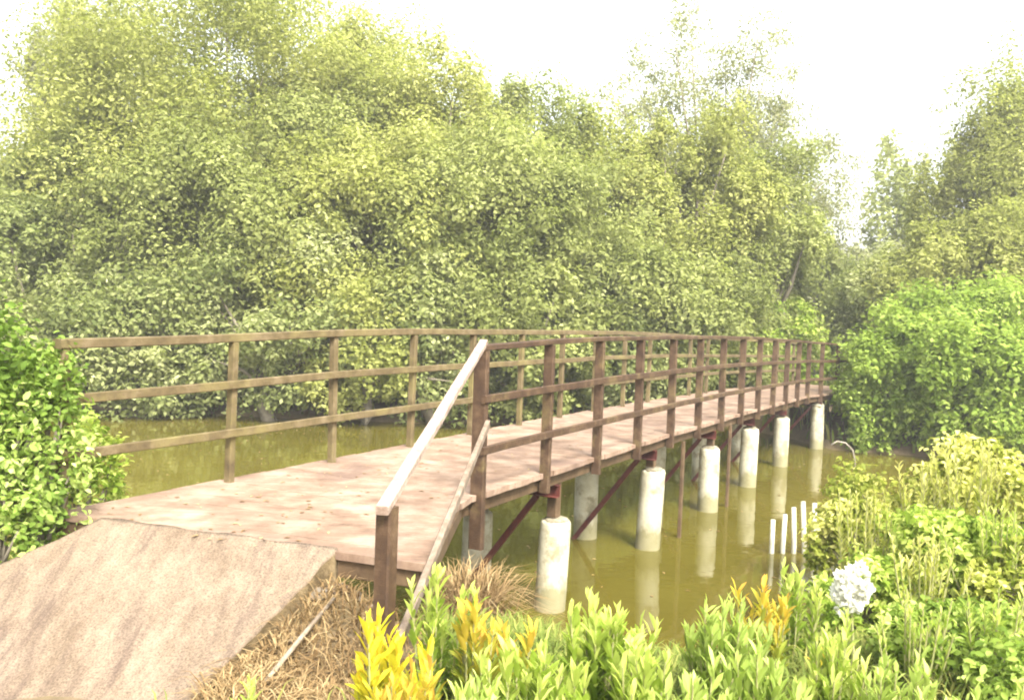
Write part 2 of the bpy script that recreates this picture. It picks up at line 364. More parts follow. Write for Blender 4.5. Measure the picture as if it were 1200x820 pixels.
# sloping handrail from the first near post down to the stub post in front of the deck
P0 = bp(5.57, 3.36)
stub = Vector((-.545, 3.9, 0))
bm = bmesh.new(); bar(bm, (stub.x, stub.y, .55), (stub.x, stub.y, 1.845), .085, .075, up=D, bev=.008); o = bm_obj('post', bm, M['rail'], RN)
o['label'] = 'short stub post holding the low end of the sloping handrail'
bm = bmesh.new(); bar(bm, (stub.x - .012, stub.y - .09, 1.845), (P0.x, P0.y + .02, near_top(5.57) + .015), .062, .045, seg=5, wob=.004)
o = bm_obj('sloping_rail', bm, M['rail_pale'], RN); o['label'] = 'pale worn handrail sloping down from the first post to the stub'
bm = bmesh.new(); bar(bm, (stub.x + .055, stub.y - .05, 1.17), (P0.x + .055, P0.y - .03, 1.92), .036, .062, seg=5, wob=.004)
o = bm_obj('sloping_rail', bm, M['rail_dull'], RN); o['label'] = 'dull brown lower rail sloping down below the handrail'

# supports: six bents of two pillars each, cross beam and brace
BENT = [(7.19, .84), (9.83, .96), (12.37, .935), (14.73, .995), (17.35, .96), (20.6, 1.03)]
def pillar(a, n, top):
    p = bp(a, n); bm = bmesh.new(); r = .148; seg = 28
    prof = [(r, -1.4), (r, top - .9), (r, top - .5), (r, top - .16), (r - .003, top - .03), (r - .012, top - .006), (r*.55, top)]
    lx, ly = random.uniform(-.035, .035), random.uniform(-.02, .02)
    rings = [[bm.verts.new((p.x + lx*(z/1.0) + rr*math.cos(2*math.pi*k/seg), p.y + ly*z + rr*math.sin(2*math.pi*k/seg), z + (.02*noise.noise(Vector((k*.7, a, n))) if z > top - .05 else 0))) for k in range(seg)] for rr, z in prof]
    for r0, r1 in zip(rings, rings[1:]):
        for k in range(seg): bm.faces.new((r0[k], r0[(k+1) % seg], r1[(k+1) % seg], r1[k]))
    bm.faces.new(rings[-1]); o = bm_obj('pillar', bm, M['pillar'], B, smooth=True)
    # rough mortar cap and the short steel stub up to the beam
    bm = bmesh.new(); ring = []
    prof = [(.118, top - .012), (.112, top + .012), (.09, top + .03), (.03, top + .036)]
    rings = [[bm.verts.new((p.x + lx*top + rr*(1 + .22*noise.noise(Vector((k*.9, z*20, a))))*math.cos(2*math.pi*k/16), p.y + ly*top + rr*(1 + .22*noise.noise(Vector((k*.9, z*20, a+9))))*math.sin(2*math.pi*k/16), z)) for k in range(16)] for rr, z in prof]
    for r0, r1 in zip(rings, rings[1:]):
        for k in range(16): bm.faces.new((r0[k], r0[(k+1) % 16], r1[(k+1) % 16], r1[k]))
    bm.faces.new(rings[-1]); bm_obj('pillar_cap', bm, M['mortar'], o)
    zt = deck_z(a) - .165
    bm = bmesh.new(); bar(bm, (p.x, p.y, top + .04), (p.x, p.y, zt - .002), .10, .10, up=D); bm_obj('pillar_stub', bm, M['girder'], o)
for a, top in BENT:
    for n in (3.50, 4.33): pillar(a, n, top if n < 4 else top - .03)
    zt = deck_z(a) - .165
    bm = bmesh.new()
    bar(bm, bp(a - .09, 3.40, zt - .062), bp(a - .09, 5.16, zt - .062), .012, .11, bev=.002)      # channel-section cross beam: web and two flanges
    bar(bm, bp(a - .125, 3.40, zt - .006), bp(a - .125, 5.16, zt - .006), .06, .010, bev=.002)
    bar(bm, bp(a - .125, 3.40, zt - .118), bp(a - .125, 5.16, zt - .118), .06, .010, bev=.002)
    bm_obj('cross_beam', bm, M['steel'], B)
    bm = bmesh.new(); bar(bm, bp(a - .12, 3.62, zt - .13), bp(a - .16, 4.52, -.15), .055, .045, up=D, bev=.004)
    bm_obj('brace', bm, M['steel'], B)
for px in (799, 853):
    r = ray(px, 560); t = 3.34 / (N.x*r.x + N.y*r.y); p = r*t
    bm = bmesh.new(); bar(bm, (p.x, p.y, -1.2), (p.x, p.y, 1.24), .045, .045, up=D); bm_obj('steel_pile', bm, M['girder'], B)

# ------------------------------------------------------------------ ramp
def build_ramp():
    bm = bmesh.new(); nu, nv = 70, 44
    TL, TR = Vector((-2.50, 5.27, 1.392)), Vector((-.955, 4.83, 1.385)); BL, BR = Vector((-3.80, 4.36, .77)), Vector((-1.52, 3.84, .81))
    top = []
    for j in range(nv + 1):
        v = j / nv; row = []
        for i in range(nu + 1):
            u = i / nu
            p = (TL.lerp(TR, u)).lerp(BL.lerp(BR, u), v)
            e = noise.noise(Vector((p.x*3, p.y*3, 1)))
            p.z += .006*e + .005*noise.noise(Vector((p.x*11, p.y*11, 5)))
            if i == nu: p.x += .014*noise.noise(Vector((p.y*7, 2, 2)))
            if i == 0: p.x += .03*noise.noise(Vector((p.y*5, 7, 2)))
            if j == 0: p.y += .05*noise.noise(Vector((p.x*4, 7, 9)))
            if j == nv: p.y += .10*noise.noise(Vector((p.x*3, 4, 9)))
            row.append(bm.verts.new(p))
        top.append(row)
    for j in range(nv):
        for i in range(nu): bm.faces.new((top[j][i], top[j][i+1], top[j+1][i+1], top[j+1][i]))
    border = [top[0][i] for i in range(nu+1)] + [top[j][nu] for j in range(1, nv+1)] + [top[nv][i] for i in range(nu-1, -1, -1)] + [top[j][0] for j in range(nv-1, 0, -1)]
    low = [bm.verts.new((v.co.x + .02*noise.noise(v.co*6), v.co.y, .35)) for v in border]
    low2 = [bm.verts.new((v.co.x + .012*noise.noise(v.co*9), v.co.y, v.co.z - .02)) for v in border]
    n = len(border)
    for i in range(n):
        bm.faces.new((border[i], border[(i+1) % n], low2[(i+1) % n], low2[i])); bm.faces.new((low2[i], low2[(i+1) % n], low[(i+1) % n], low[i]))
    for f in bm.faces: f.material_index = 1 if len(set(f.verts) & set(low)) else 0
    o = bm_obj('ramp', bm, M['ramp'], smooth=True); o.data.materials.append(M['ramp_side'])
    return tag(o, 'rough sandy concrete ramp leading up onto the bridge deck', 'ramp')
build_ramp()

# ------------------------------------------------------------------ trees
def crown_points(c, rx, ry, rz, nclump, nleaf, seed, cl=.36, sparse=0, low=-.95, sub=14):
    g = np.random.default_rng(seed)
    d = unit(g.normal(size=(nclump*3, 3))); d = d[d[:, 2] > low][:nclump]; k = len(d)
    rad = .45 + .45*g.random(k)**.6
    C = d * rad[:, None]
    r1 = cl * (.65 + .7*g.random(k))
    S1 = np.repeat(C, sub, 0); R1 = np.repeat(r1, sub)
    dd = unit(g.normal(size=(k*sub, 3)) + d.repeat(sub, 0)*.5 + np.array([0, 0, .35]))
    S1 = S1 + dd*R1[:, None]*(.45 + .65*g.random((k*sub, 1)))
    r2 = R1*(.28 + .25*g.random(k*sub)); ct = g.random(k)[np.repeat(np.arange(k), sub)]
    idx = g.integers(0, len(S1), nleaf)
    e = unit(g.normal(size=(nleaf, 3)))
    P = S1[idx] + e*r2[idx][:, None]*(g.random((nleaf, 1))**.45)*1.15
    W = np.array([rx, ry, rz]); P = P*W + np.array(c)
    nrm = unit(e + np.array([0, 0, .7]) + g.normal(size=(nleaf, 3))*.35)
    cen = C*W + np.array(c)
    return P, nrm, ct[idx], cen, g
def tree(px, topy, Y, hwpx, mat, label, name='tree', base_z=.3, leaf=.15, dens=1.0, nclump=26, depth=.9, skirt=.5, cat='tree', group=None, seed=None, cl=.36, trunk_vis=True, low=-.9, lift=0.0, wide=1.0, fine=False, tvar=.25):
    """px,topy: where the crown's top stands; Y its distance; hwpx the half width"""
    seed = seed if seed is not None else int(px*7 + topy*3 + Y*11) % 100000
    t = at(px, topy, Y=Y); gx, gy = t.x, t.y; gz = ground(gx, gy)
    hw = hwpx*Y/1000.0*wide
    ztop = t.z; zbot = max(gz + skirt, -.1) + lift
    rz = (ztop - zbot)/2/1.12; c = (gx, gy, (ztop + zbot)/2)
    rx, ry = hw/1.15, hw*depth/1.15
    area = 4*math.pi*((rx*ry)**1.6/3 + (rx*rz)**1.6/3 + (ry*rz)**1.6/3)**(1/1.6)
    nleaf = int(min(140000, dens*3.0*area/(leaf*leaf*.30)))
    P, nrm, ct, cen, g = crown_points(c, rx, ry, rz, nclump, nleaf, seed, cl, low=low)
    ok = P[:, 2] > .03; P, nrm, ct = P[ok], nrm[ok], ct[ok]; n = len(P)
    ax = unit(np.cross(nrm, unit(g.normal(size=(n, 3)))) + np.array([0, 0, .15]))
    tint = np.clip(.42 + (ct - .5)*tvar*1.7 + g.normal(size=n)*tvar*.55, 0, 1)
    L = leaf*(.65 + .7*g.random(n))
    root = empty(name, (gx, gy, gz), label, cat, group)
    me = leaves_mesh('crown', P, ax, nrm, L, L*.56, tint, fine)
    link('crown', me, mat, root)
    # trunk and limbs
    bm = bmesh.new(); tr = max(.025, min(.22, .035*(ztop - gz)))
    fork = Vector((gx + g.normal()*.15*hw, gy, gz + (ztop - gz)*.32))
    base = Vector((gx, gy, gz - .15))
    tube(bm, [base, base.lerp(fork, .5) + Vector((g.normal()*.04*hw, g.normal()*.04*hw, 0)), fork], [tr*1.3, tr, tr*.8], 8)
    for q in cen[:min(len(cen), 22)]:
        q = Vector(q); a0 = base.lerp(fork, float(.55 + .45*g.random()))
        m1 = a0.lerp(q, .5) + Vector((g.normal()*.1, g.normal()*.1, .12))*hw*.5
        tube(bm, [a0, m1, q], [tr*.45, tr*.26, tr*.07], 6)
    bm_obj('trunk', bm, M['bark'], root, smooth=True)
    return root

TR = 'trees on the far bank'
T = [ # px, topy, Y, half width px, material, label, kwargs
 (-45, 130, 25, 130, 'leaf_tree', 'grey green tree at the left edge below open sky', dict(wide=1.0)),
 (120, -5, 29, 120, 'leaf_grey', 'pale grey green tree top rising at the upper left', dict(nclump=34, cl=.28, dens=.9, wide=.95)),
 (255, -45, 26, 165, 'leaf_yellow', 'tallest broad yellow green tree, its top cut by the frame', dict(nclump=40)),
 (425, 28, 27, 120, 'leaf_yellow', 'tall yellow green tree right of the tallest one with a small pointed tip', dict(nclump=34)),
 (520, 62, 25, 105, 'leaf_yellow', 'rounded yellow green tree on the falling skyline left of centre', dict(nclump=30)),
 (630, 82, 26, 95, 'leaf_tree', 'tree at the middle of the skyline above the nearest railing posts', dict(nclump=30)),
 (710, 165, 25, 85, 'leaf_yellow', 'lower yellow green tree just left of the tall sparse tree', dict()),
 (812, 128, 24.5, 95, 'leaf_yellow', 'yellow green crown standing in front of the tall wispy tree', dict(nclump=34, cl=.3)),
 (905, 190, 25, 85, 'leaf_tree', 'darker green tree above the far end of the bridge', dict(nclump=30, wide=.95)),
 (1050, 182, 44, 44, 'leaf_tree', 'distant hazy green tree in the gap at the right', dict(leaf=.3, dens=.8)),
 (1122, 170, 28, 72, 'leaf_yellow', 'mid green tree between the distant hazy tree and the right edge', dict()),
 (1200, 100, 27, 100, 'leaf_yellow', 'tall yellow green tree at the right edge', dict(nclump=34)),
 (1022, 288, 38, 56, 'leaf_grey', 'low greyish tree below the sky gap beyond the bridge end', dict(leaf=.22, dens=.8)),
 (960, 285, 33, 60, 'leaf_tree', 'green tree behind the far end of the railing', dict(leaf=.2)),
 (300, 95, 23.5, 130, 'leaf_tree', 'mid green tree in front of the tallest tree', dict(nclump=34)),
 (120, 140, 23.5, 125, 'leaf_tree', 'mid green tree with small sky holes at the left', dict(nclump=30, dens=.85)),
 (585, 165, 23, 125, 'leaf_tree', 'wide mid green tree at the centre behind the bridge', dict(nclump=36)),
 (760, 235, 23.5, 110, 'leaf_tree', 'shaded green tree behind the middle of the railing', dict(nclump=30)),
 (440, 170, 22.8, 120, 'leaf_yellow', 'light green tree above the left part of the long railing', dict(nclump=32)),
]
for px, ty, Y, hw, mat, label, kw in T:
    kw = dict(kw); kw.setdefault('leaf', .12); kw.setdefault('nclump', 30); kw.setdefault('wide', 1.28 if px < 700 else 1.12); kw.setdefault('cl', .42)
    tree(px, ty, Y, hw, M[mat], label, group=TR, **kw)

# tall wispy tree: several thin leaning limbs with loose tufts of small leaves
def wispy():
    Y = 27.5; tips = [(735, 75), (760, 130), (790, 45), (808, 12), (850, 60), (730, 150), (893, 18), (905, 60), (930, 95), (915, 130), (890, 150), (965, 150), (985, 200), (955, 215), (975, 250), (870, 120), (700, 185), (715, 115), (775, 95), (825, 90), (985, 245), (940, 180), (985, 285)]
    g = np.random.default_rng(5); b = at(845, 372, Y=Y); gz = ground(b.x, Y)
    root = empty('tree', (b.x, Y, gz), 'tallest wispy tree with loose airy tufts against the white sky', 'tree', TR)
    bm = bmesh.new(); base = Vector((b.x, Y, gz - .2)); fork = Vector((b.x + .1, Y, 4.0)); tube(bm, [base, fork], [.22, .15], 8)
    Ps = []; 
    for i, (x, y) in enumerate(tips):
        t = at(x, y, Y=Y + g.normal()*.9); m1 = fork.lerp(t, .5) + Vector((0, 0, .5)) + Vector((g.normal()*.2, 0, 0))
        tube(bm, [fork, m1, t], [.06, .035, .012], 5)
        for q in range(26):     # tufts along the outer limb
            s = .45 + .6*g.random(); c = (fork.lerp(m1, min(1, s*2)) if s < .5 else m1.lerp(t, (s - .5)*2))
            c = np.array(c) + g.normal(size=3)*np.array([.34, .34, .28]); k = 62
            Ps.append(c + g.normal(size=(k, 3))*.17)
    P = np.concatenate(Ps); n = len(P); nrm = unit(g.normal(size=(n, 3)) + np.array([0, 0, .6])); ax = unit(g.normal(size=(n, 3)))
    L = .115*(.7 + .6*g.random(n)); me = leaves_mesh('crown', P, ax, nrm, L, L*.5, np.clip(.45 + g.normal(size=n)*.2, 0, 1))
    link('crown', me, M['leaf_grey'], root); bm_obj('trunk', bm, M['bark'], root, smooth=True)
wispy()

# shrubs along the far waterline (overhanging the water) and on the right bank
SH = 'shrubs along the far waterline'
F_ = [
 (20, 225, 21.5, 105, 'leaf_shore', 'pale green waterside shrub at the far left above the near bush'),
 (180, 290, 20.8, 95, 'leaf_shore', 'light yellow green shrub hanging over the water above the left rail'),
 (330, 275, 20.8, 100, 'leaf_shore', 'light yellow green shrub over the water between the second and third left posts'),
 (430, 300, 20.6, 70, 'leaf_yellow', 'yellowish waterside shrub left of the pale sloping handrail'),
 (525, 290, 21.2, 75, 'leaf_shore', 'pale leaved shrub above the top of the pale sloping handrail'),
 (625, 305, 21.5, 85, 'leaf_tree', 'mid green shrub behind the nearest right hand posts'),
 (735, 300, 22.5, 80, 'leaf_shore', 'pale flecked shrub behind the middle railing'),
 (835, 285, 23.3, 80, 'leaf_tree', 'dark green shrub behind the crowded far posts'),
 (915, 355, 25.0, 50, 'leaf_lime', 'small bright shrub just over the far end of the railing'),
]
for px, ty, Y, hw, mat, label in F_:
    tree(px, ty, Y, hw, M[mat], label, name='shrub', cat='shrub', group=SH, leaf=.13, nclump=32, skirt=-.25, depth=.8, low=-1, cl=.38, wide=1.25)
RB = 'bright shrubs on the right bank'
for px, ty, Y, hw, mat, label in [
 (1040, 380, 19.4, 50, 'leaf_bright', 'bright green shrub touching the far end of the railing'),
 (1100, 346, 19.6, 88, 'leaf_bright', 'large bright green shrub on the right bank beside the bridge end'),
 (1185, 335, 19.2, 105, 'leaf_bright', 'large bright green shrub on the right bank cut by the frame'),
 (1130, 345, 18.8, 80, 'leaf_bright', 'bright lime shrub between the two large ones on the right bank'),
 (1120, 255, 23.5, 85, 'leaf_yellow', 'yellow green shrub rising behind the bright shrubs'),
 (1215, 230, 23, 90, 'leaf_yellow', 'mid green shrub behind the bright shrubs at the right edge'),
 (1035, 300, 25, 55, 'leaf_shore', 'dull olive shrub above the bright shrub by the bridge end')]:
    tree(px, ty, Y, hw, M[mat], label, name='shrub', cat='shrub', group=RB, leaf=.12, nclump=36, skirt=-.3, depth=.9, low=-1, cl=.38, wide=1.2)
# far wood behind everything
def far_wood():
    g = np.random.default_rng(3); Ps, Ns = [], []
    for i in range(110):
        x = -75 + 150*g.random(); y = 36 + 14*g.random(); r = 2.2 + 1.6*g.random(); h = .55*r
        gate = at(1015, 270, Y=y)
        if abs(x - gate.x) < 6: zc = 2.0 + 1.0*g.random()
        else: zc = 2.5 + 3.5*g.random()
        n = 2600; e = unit(g.normal(size=(n, 3))); Ps.append(np.array([x, y, zc]) + e*np.array([r, r, r*1.1])*(.75 + .35*g.random((n, 1)))); Ns.append(e)
    P = np.concatenate(Ps); nn = unit(np.concatenate(Ns) + g.normal(size=P.shape)*.4); ok = P[:, 2] > .4; P, nn = P[ok], nn[ok]; n = len(P)
    L = .42*(.6 + .8*g.random(n))
    o = link('far_wood', leaves_mesh('far_wood', P, unit(np.cross(nn, g.normal(size=P.shape))), nn, L, L*.6, np.clip(.4 + g.normal(size=n)*.2, 0, 1)), M['leaf_grey'])
    tag(o, 'hazy far wood seen through gaps behind the trees', 'wood', kind='stuff')
far_wood()
# thin pale pole beyond the bridge end, cable
p = at(916, 398, Y=25.5); bm = bmesh.new(); tube(bm, [(p.x, p.y, ground(p.x, p.y) - .2), (p.x, p.y, at(916, 362, Y=25.5).z)], [.07, .06], 10)
tag(bm_obj('pole', bm, M['pvc'], smooth=True), 'thin pale pole standing beyond the far end of the bridge', 'pole')
bm = bmesh.new(); a_, b_ = at(440, 289, Y=21.8), at(800, 303, Y=22.6); pts = []
for i in range(25):
    t = i/24; q = a_.lerp(b_, t); q.z -= .03*4*t*(1 - t); pts.append(q)
tube(bm, pts, [.008]*25, 6); tag(bm_obj('cable', bm, M['wire']), 'thin pale cable strung across the trees behind the bridge', 'cable')

# ------------------------------------------------------------------ left bush, right shrubs (near)
NB = 'leafy bush beside the left end of the deck'
for px, ty, Y, hw, mat, label, lf, ln_ in [
 (-8, 362, 5.25, 72, 'leaf_bush', 'tall bright green bush at the left edge beside the deck', .052, 24),
 (48, 398, 5.35, 58, 'leaf_bush', 'bright green bush leaning over the left end of the railing', .05, 24),
 (104, 488, 6.0, 52, 'leaf_lime', 'small lime green bush behind the left corner of the deck', .048, 20),
 (0, 520, 5.15, 62, 'leaf_bush', 'low green bush at the left edge under the tall one', .052, 20)]:
    tree(px, ty, Y, hw, M[mat], label, name='bush', cat='bush', group=NB, leaf=lf, nclump=ln_, skirt=.25, depth=.75, low=-1, cl=.44, fine=True, dens=.5, tvar=.5)
RS = 'yellow green shrubs on the near right bank'
for px, ty, Y, hw, mat, label, lf in [
 (1065, 535, 8.6, 95, 'leaf_gold', 'yellowish shrub with pale tips at the back near the water', .075),
 (1170, 515, 8.0, 95, 'leaf_gold', 'golden yellow shrub at the right edge near the water', .075),
 (1010, 585, 7.2, 60, 'leaf_gold', 'pale yellow shrub next to the white stakes', .065),
 (1120, 590, 6.2, 120, 'leaf_lime', 'lime shrub with dark twigs in the middle of the right bank', .065),
 (1215, 640, 5.4, 90, 'leaf_gold', 'yellow green shrub at the right edge halfway down', .06),
 (1010, 655, 5.4, 75, 'leaf_lime', 'lime shrub behind the white blossom', .06),
 (1120, 700, 4.4, 95, 'leaf_bright', 'green shrub in the lower right corner', .055),
 (1220, 745, 3.9, 80, 'leaf_bright', 'dark green shrub cut by the right lower corner', .055)]:
    tree(px, ty, Y, hw, M[mat], label, name='shrub', cat='shrub', group=RS, leaf=lf*.85, nclump=26, skirt=-.05, depth=.8, low=-.8, cl=.34, fine=True, dens=.6, tvar=.5)

# ------------------------------------------------------------------ spiky leafy plants in the foreground
def leafy_plant(px, topy, Y, wpx, mat, label, nst=9, leaf=.15, seed=0, group='spiky leafy plants in the foreground', cat='plant'):
    g = np.random.default_rng(seed + int(px)*13); t = at(px, topy, Y=Y); gz = ground(t.x, t.y); w = wpx*Y/1000; nst = int(nst*2.0); leaf *= .80
    root = empty('leafy_plant', (t.x, t.y, gz), label, cat, group)
    Ps, Ax, Nr, Ls, Ti = [], [], [], [], []; bm = bmesh.new(); hgt = t.z - gz
    for s in range(nst):
        ox, oy = g.normal()*w*.42, g.normal()*w*.32; hh = hgt*(1 - .35*g.random()*(s > 1)) - .3*abs(ox)*(s > 1)
        b0 = Vector((t.x + ox*.3, t.y + oy*.3, gz - .03)); b1 = Vector((t.x + ox, t.y + oy, gz + hh - leaf*.6))
        md = b0.lerp(b1, .5) + Vector((ox*.08, oy*.08, 0)); tube(bm, [b0, md, b1], [.008, .006, .003], 5)
        nl = int(10 + hh/ .030)
        for k in range(nl):
            u = .12 + .88*(k + g.random()*.6)/nl; u = min(u, 1); c = np.array(b0.lerp(md, u*2) if u < .5 else md.lerp(b1, u*2 - 1))
            az = k*2.4 + g.normal()*.3; spread = .85 - .50*u
            a = np.array([math.cos(az)*spread, math.sin(az)*spread, .75 + .6*u]); a /= np.linalg.norm(a)
            nr = np.array([-math.cos(az)*.8, -math.sin(az)*.8, .7])
            Ps.append(c); Ax.append(a + g.normal(size=3)*.17); Nr.append(nr); Ls.append(leaf*(.6 + .55*g.random())*(1 - .25*(u > .92))); Ti.append(np.clip(.12 + .75*u**2 + g.normal()*.13, 0, 1))
    P, Ax, Nr, Ls, Ti = map(np.array, (Ps, Ax, Nr, Ls, Ti))
    me = leaves_mesh('leaves', P, Ax, Nr, Ls, Ls*(.20 + .07*g.random(len(P))), Ti, True); link('leaves', me, mat, root)
    bm_obj('stem', bm, M['stem'], root)
FG = [
 (452, 708, 3.35, 55, 'leaf_yell', 'bright yellow spiky plant in front of the stub post', 7, .17),
 (515, 655, 3.9, 45, 'leaf_lime', 'slender yellow green plant rising beside the lower sloping rail', 7, .13),
 (560, 690, 3.7, 60, 'leaf_rust', 'orange tipped plant right of the lower sloping rail', 9, .16),
 (480, 770, 3.0, 60, 'leaf_rust', 'low orange green plant at the bottom under the bright yellow one', 8, .14),
 (615, 740, 3.3, 60, 'leaf_lime', 'green plant at the foot of the nearest pale pillar', 10, .15),
 (705, 690, 3.6, 62, 'leaf_lime', 'tall light green plant between the two nearest pillars', 12, .16),
 (755, 735, 3.3, 60, 'leaf_lime', 'light green plant in front of the second pillar reflection', 10, .15),
 (845, 688, 3.8, 58, 'leaf_bright', 'green spiky plant right of the second pillar reflection', 12, .15),
 (905, 672, 4.3, 42, 'leaf_rust', 'orange and yellow plant left of the white blossom', 9, .14),
 (935, 655, 4.8, 42, 'leaf_lime', 'lime green plant at the foot of the white stakes', 9, .13),
 (900, 745, 3.3, 62, 'leaf_bright', 'green plant at the bottom below the orange and yellow one', 11, .14),
 (975, 722, 3.6, 54, 'leaf_lime', 'yellow green plant under the white blossom', 11, .13),
 (810, 765, 3.0, 66, 'leaf_bright', 'low green plant at the bottom right of centre', 10, .14),
 (680, 775, 2.9, 66, 'leaf_lime', 'low light green plant at the bottom centre', 10, .14),
 (560, 790, 2.8, 60, 'leaf_bright', 'low green plant at the bottom beneath the orange tipped one', 9, .13),
 (1045, 760, 3.3, 66, 'leaf_bright', 'deep green plant right of the white blossom at the bottom', 11, .13),
 (285, 785, 3.3, 34, 'leaf_lime', 'small green plant at the right foot of the ramp', 6, .09),
 (1140, 790, 3.0, 66, 'leaf_bright', 'deep green plant at the lower right near the frame edge', 10, .13),
]
for i, (px, ty, Y, w, mat, label, ns, lf) in enumerate(FG): leafy_plant(px, ty, Y, w, M[mat], label, ns, lf, seed=i)

# ------------------------------------------------------------------ white blossom
def blossom(px, py, Y, rpx, label):
    c = at(px, py, Y=Y); r = rpx*Y/1000; g = np.random.default_rng(9); root = empty('blossom', (c.x, c.y, c.z - r), label, 'flower')
    Ps, Es = [], []
    for i in range(34):
        h = unit(g.normal(size=(1, 3)) + np.array([[0, -.4, .3]]))[0]; q = np.array(c) + h*np.array([.85, .7, 1.1])*r*(.25 + .6*g.random()); k = 34; e = unit(g.normal(size=(k, 3)) + h*.8)
        Ps.append(q + e*r*.10); Es.append(e)
    P, e = np.concatenate(Ps), np.concatenate(Es); n = len(P)
    me = leaves_mesh('petals', P, e, g.normal(size=(n, 3)), r*(.14 + .12*g.random(n)), r*.17*np.ones(n), np.ones(n)*.5, True)
    link('petals', me, M['petal'], root)
    bm = bmesh.new(); gz = ground(c.x, c.y); tube(bm, [(c.x + .05, c.y + .05, gz), (c.x + .03, c.y, (gz + c.z)/2), (c.x, c.y, c.z)], [.010, .008, .006], 6); bm_obj('stem', bm, M['stem'], root)
blossom(997, 690, 4.1, 33, 'fluffy white blossom head among the green leaves at the lower right')

# ------------------------------------------------------------------ stakes, bent reed
for px, ty in ((904, 609), (917, 600), (930, 597), (942, 588), (953, 584), (966, 598)):
    b = at(px, 648, z=0); b.y -= 0; t = at(px + 1, ty, Y=b.y); bm = bmesh.new()
    tube(bm, [(b.x, b.y, -1.0), (b.x, b.y, .1), (t.x + random.uniform(-.03, .03), t.y, t.z + random.uniform(-.06, .03))], [.03, .03, .028], 10)
    tag(bm_obj('stake', bm, M['pvc'], smooth=True), 'thin white stake in the row of six in the water by the near right bank', 'stake', 'thin white stakes in the water')
pts = [at(x, y, Y=14.2) for x, y in ((1002, 556), (1002, 540), (999, 527), (991, 519), (981, 517), (974, 521))]
pts[0].z = -.3; bm = bmesh.new(); tube(bm, pts, [.014]*6, 8); tag(bm_obj('bent_pipe', bm, M['stone_pale'], smooth=True), 'thin pale pipe bent into a hook above the water past the last pillar', 'pipe')

# ------------------------------------------------------------------ rocks, sticks, dry grass
def rock(x, y, r, mat, label, cat='stone', name='stone', zo=0, flat=.6, group=None):
    bm = bmesh.new(); bmesh.ops.create_icosphere(bm, subdivisions=3, radius=r); s = random.random()*50
    for v in bm.verts:
        k = 1 + .35*noise.noise(v.co/r*.9 + Vector((s, 0, 0))) + .12*noise.noise(v.co/r*3 + Vector((0, s, 0)))
        v.co = Vector((v.co.x*k*1.2, v.co.y*k, v.co.z*k*flat))
    bmesh.ops.rotate(bm, verts=bm.verts, matrix=Matrix.Rotation(random.random()*6, 3, 'Z')); bmesh.ops.recalc_face_normals(bm, faces=bm.faces)
    me = bpy.data.meshes.new(name); bm.to_mesh(me); bm.free(); me.materials.append(mat)
    me.polygons.foreach_set('use_smooth', [True]*len(me.polygons))
    o = bpy.data.objects.new(name, me); COL.objects.link(o); o.location = (x, y, ground(x, y) + r*flat*.12 + zo); return tag(o, label, cat, group)
for px, py, z, r, mat, label in [
 (15, 650, .75, .13, 'rock', 'brown stone under the left bush below the deck corner'),
 (45, 655, .75, .10, 'rock', 'smaller brown stone beside the dark gap under the deck'),
 (5, 668, .8, .09, 'stone_pale', 'pale stone at the left edge beside the ramp'),
 (395, 686, 1.08, .075, 'stone_pale', 'flat pale stone in the hollow under the deck edge'),
 (440, 676, 1.05, .075, 'stone_pale', 'pale stone left of the stub post under the deck edge'),
 (392, 712, 1.05, .08, 'rock', 'brown lump in the hollow beside the ramp'),
 (372, 745, .92, .07, 'stone_pale', 'pale stone at the bottom of the hollow beside the ramp'),
 (425, 702, 1.0, .07, 'rock', 'dark stone in the hollow just left of the stub post'),
 (328, 812, .93, .045, 'stone_pale', 'small white stone at the bottom edge right of the ramp'),
 (360, 700, .98, .055, 'rock', 'small brown stone against the ramp side in the hollow'),
 (462, 690, 1.05, .05, 'rock', 'small brown stone right behind the stub post'),
 (410, 735, .92, .06, 'stone_pale', 'pale chunk lowest in the hollow left of the yellow plant')]:
    q = at(px, py, z=z); rock(q.x, q.y, r, M[mat], label, flat=.55)
LB = ['pale stick lying across the hollow under the deck edge', 'pale stick pointing at the stub post in the hollow', 'pale stick leaning against the ramp side', 'pale stick lying low among the dry grass']
for (x0, y0, x1, y1), lb in zip([(350, 725, 430, 690), (365, 700, 440, 735), (340, 760, 400, 705), (300, 800, 390, 740)], LB):
    a_, b_ = at(x0, y0, z=.98), at(x1, y1, z=1.0); a_.z = ground(a_.x, a_.y) + .03; b_.z = ground(b_.x, b_.y) + .06
    bm = bmesh.new(); tube(bm, [a_, a_.lerp(b_, .5) + Vector((.02, .01, .03)), b_], [.014, .013, .009], 7); tag(bm_obj('stick', bm, M['stick'], smooth=True), lb, 'stick')
